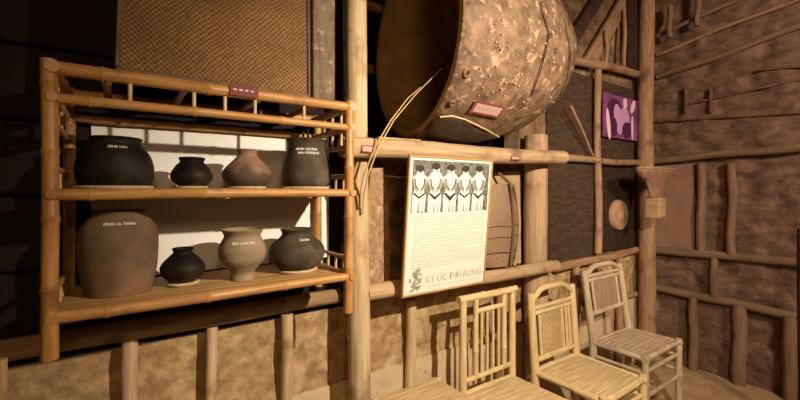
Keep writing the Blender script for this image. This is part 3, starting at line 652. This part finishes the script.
pot(247.5, -.20, [(11, 147), (9.5, 152), (14, 158), (23, 168), (25, 175), (22, 182), (15, 187)], ZUD, tt, 'round pot with reddish top and burnt base on the upper shelf', 'pale ring under the reddish round pot')
pot(307, -.20, [(21.5, 137), (19.5, 141), (20, 147), (23, 159), (25, 173), (25, 183), (22, 188)], ZUD, M['grey_clay'], 'tall dark pot with two lines of white writing, upper shelf right end', 'pale ring under the dark pot at the upper right', [(294, 149.5, (5, 7), 2.2), (297, 153.5, (4, 8), 2.2)])
pot(119.5, -.19, [(28.5, 212), (27, 216), (33, 222), (39, 232), (40.5, 248), (39.5, 268), (37, 285), (34, 299)], ZLD, M['jar_clay'], 'big brown grey jar with wide mouth at left of the lower shelf', None, [(105, 225, (5, 3, 6), 2.3)], ws=.83)
pot(183, -.20, [(12, 252), (10.5, 256), (15, 260), (23, 268), (24.5, 275), (20, 283), (13, 288)], ZLD, M['black_clay'], 'small squat black pot beside the big jar on the lower shelf', 'pale ring under the squat black lower pot', ws=.82)
pot(242.5, -.235, [(21.5, 229), (19, 233), (18.5, 237), (22, 244), (24, 252), (22, 262), (15, 271), (12, 276), (12.5, 283)], ZLD, M['urn_clay'], 'tan urn with flared mouth and narrow foot on the lower shelf', None, [(232, 243, (4, 5, 3), 2.2)])
pot(297, -.20, [(16.5, 230), (14.5, 234), (16, 238), (25, 247), (27, 256), (24, 266), (16, 273)], ZLD, M['grey_clay'], 'dark round pot at right end of the lower shelf', 'pale ring under the dark lower right pot', [(301, 241, (8,), 1.8)], ws=1.0)

# ------------------------------------------------------------------ reeds on the post and small sticks on the beam
for i, (pts, lab) in enumerate((([(363, 214, -.22), (364, 195, -.23), (368, 175, -.28), (378, 148, -.31), (394, 120, -.33), (416, 94, -.36), (442, 68, -.38)], 'longer thin bamboo strip curving up from the pale post'),
                                ([(361, 208, -.22), (361, 190, -.23), (365, 172, -.28), (376, 145, -.31), (391, 120, -.33), (408, 98, -.35), (421, 87, -.37)], 'shorter thin bamboo strip beside the longer one on the post'))):
    b = MB(); b.tube([at(x, y, Y=Y) for x, y, Y in pts], [.0045, .0045, .004, .0035, .003, .0022, .0012], 7); tag(b.build('bamboo_strip', M['reed']), lab, 'strip')
q = at(378, 139, Y=-.20); q2 = at(420, 140, Y=-.20)
b = MB(); b.culm((q.x, -.20, 1.748), (q2.x, -.20, 1.752), .008, .06, .001, 8); tag(b.build('bamboo_stick', M['bamboo_pale']), 'thin bamboo stick lying on the beam under the drum mouth', 'stick')

# ------------------------------------------------------------------ chairs and bench
def seat_slats(x0, x1, y0, y1, z, m, parent, n=9):
    b = MB()
    for i in range(n):
        y = y0 + (y1 - y0) * (i + .5) / n; b.box(((x0 + x1) / 2, y, z - .006), (x1 - x0, (y1 - y0) / n * .92, .010), bev=.002)
    return b.build('seat', m, parent)
def chair(name, label, x0, x1, yf, yb, zs, ztop, lean, m, style, pr=.018):
    t = thing(name, label, 'chair', ((x0 + x1) / 2, (yf + yb) / 2, 0), 'low bamboo chairs along the wall')
    def bk(x, z): return (x, yb + max(0, (z - zs)) / (ztop - zs) * lean, z)
    for x in (x0, x1):
        b = MB(); b.culm((x, yf, 0), (x, yf, zs + .012), pr, .2, .002); b.build('leg', m, t)
        b = MB(); b.tube([(x, yb - .0, 0), (x, yb, zs * .6), bk(x, zs), bk(x, zs + .12), bk(x, (zs + ztop) / 2 + .05), bk(x, ztop)], [pr * 1.1, pr * 1.1, pr * 1.15, pr * 1.1, pr * 1.05, pr], 12); b.build('leg', m, t)
    seat_slats(x0 + .005, x1 - .005, yf + .01, yb - .01, zs, M['seat'] if m != M['grey_cane'] else M['grey_cane'], t)
    b = MB(); b.culm((x0 - .02, yf, zs - .012), (x1 + .02, yf, zs - .012), pr * .9); b.culm((x0 - .01, yb, zs - .012), (x1 + .01, yb, zs - .012), pr * .9)
    for x in (x0, x1): b.culm((x, yf - .02, zs - .014), (x, yb + .02, zs - .014), pr * .85)
    b.build('seat_frame', m, t)
    for x in (x0, x1):
        for z in (zs - .10, zs - .2): b = MB(); b.culm((x, yf, z), (x, yb, z), pr * .6, .15, .001, 8); b.build('stretcher', m, t)
    for z in (zs - .09, zs - .24): b = MB(); b.culm((x0, yf, z), (x1, yf, z), pr * .6, .15, .001, 8); b.build('stretcher', m, t)
    W = x1 - x0; cx = (x0 + x1) / 2
    if style == 'slat':
        b = MB(); b.culm(Vector(bk(x0, ztop)) - Vector((.03, 0, 0)), Vector(bk(x1, ztop)) + Vector((.03, 0, 0)), pr * 1.05); b.build('top_rail', m, t)
        xi0, xi1 = x0 + W * .24, x1 - W * .18
        for x in (xi0, xi1): b = MB(); b.culm(bk(x, zs + .06), bk(x, ztop), pr * .85); b.build('back_upright', m, t)
        for z in (ztop - .075, zs + .06): b = MB(); b.culm(bk(xi0 if z > zs + .1 else x0, z), bk(xi1 if z > zs + .1 else x1, z), pr * .75, .15, .001, 10); b.build('cross_rail', m, t)
        for k in range(4): x = xi0 + (xi1 - xi0) * (k + 1) / 5; b = MB(); b.culm(bk(x, zs + .06), bk(x, ztop - .075), pr * .42, .15, .001, 8); b.build('back_slat', m, t)
    else:
        zc = ztop - (.085 if style == 'panel' else .075)
        b = MB(); b.tube([bk(x0, ztop - .045), bk(x0 + W * .2, ztop + .006), bk(x0 + W * .3, ztop + .016), bk(x1 - W * .3, ztop + .016), bk(x1 - W * .2, ztop + .006), bk(x1, ztop - .045)], pr * .85, 10); b.build('top_rail', m, t)
        for z in ((zc, zc - .03) if style == 'panel' else (zc + .03, zc)): b = MB(); b.culm(bk(x0, z), bk(x1, z), pr * .62, .15, .001, 8); b.build('cross_rail', m, t)
        zp0 = zs + (.05 if style == 'panel' else .17)
        b = MB(); b.culm(bk(x0, zp0), bk(x1, zp0), pr * .75, .15, .001, 10); b.build('cross_rail', m, t)
        pi = W * .16; zp1 = zc - (.03 if style == 'panel' else .0)
        b = MB(); A, B_, C_, D = [Vector(bk(x, z)) for x, z in ((x0 + pi, zp0), (x1 - pi * (1.9 if style == 'panel' else 1), zp0), (x1 - pi * (1.9 if style == 'panel' else 1), zp1), (x0 + pi, zp1))]
        b.prism([A, B_, C_, D], (0, .008, 0)); pnl = b.build('back_panel', M['cane_panel'] if style == 'panel' else M['dim_panel'], t)
        for x in ((x0 + pi, x1 - pi * 1.9, x1 - pi * 1.3, x1 - pi * .8) if style == 'panel' else (x0 + pi, x1 - pi)):
            b = MB(); b.culm(bk(x, zp0), bk(x, zp1), pr * .5, .15, .001, 8); b.build('back_slat', m, t)
    return t
ax_ = lambda x, Y: at(x, 300, Y=Y).x
chair('bamboo_chair', 'slat-backed pale bamboo chair, leftmost of the three by the poster', ax_(463, -.265), ax_(512, -.265), -.66, -.265, .515, .98, .0, M['cane'], 'slat')
chair('bamboo_chair', 'pale bamboo chair with woven back panel, middle of the three chairs', ax_(535, -.315), ax_(576, -.315), -.70, -.315, .52, .94, .03, M['cane'], 'panel', .021)
chair('bamboo_chair', 'weathered grey bamboo chair with framed back, nearest the corner', ax_(593, -.235), ax_(628, -.235), -.565, -.235, .50, .965, .065, M['grey_cane'], 'framed', .022)
t = thing('bamboo_bench', 'low pale bamboo bench by the pale post, left of the chairs', 'bench', (-2.87, -.3, 0))
seat_slats(-3.05, -2.69, -.50, -.125, .56, M['seat'], t, 10)
for x in (-3.04, -2.70):
    for y in (-.49, -.135): b = MB(); b.culm((x, y, 0), (x, y, .548), .018); b.build('leg', M['cane'], t)
b = MB(); b.culm((-3.07, -.495, .545), (-2.67, -.495, .545), .016); b.culm((-3.07, -.13, .545), (-2.67, -.13, .545), .016)
for x in (-3.045, -2.695): b.culm((x, -.51, .543), (x, -.115, .543), .015)
b.build('seat_frame', M['cane'], t)
b = MB(); p0, p1 = at(1, 359, Y=-.5), at(3, 402, Y=-.5); b.culm((p1.x, p1.y, 0), p0, .012); tag(b.build('bamboo_stick', M['bamboo_pale']), 'pale upright stick at the lower left edge of the view', 'stick')
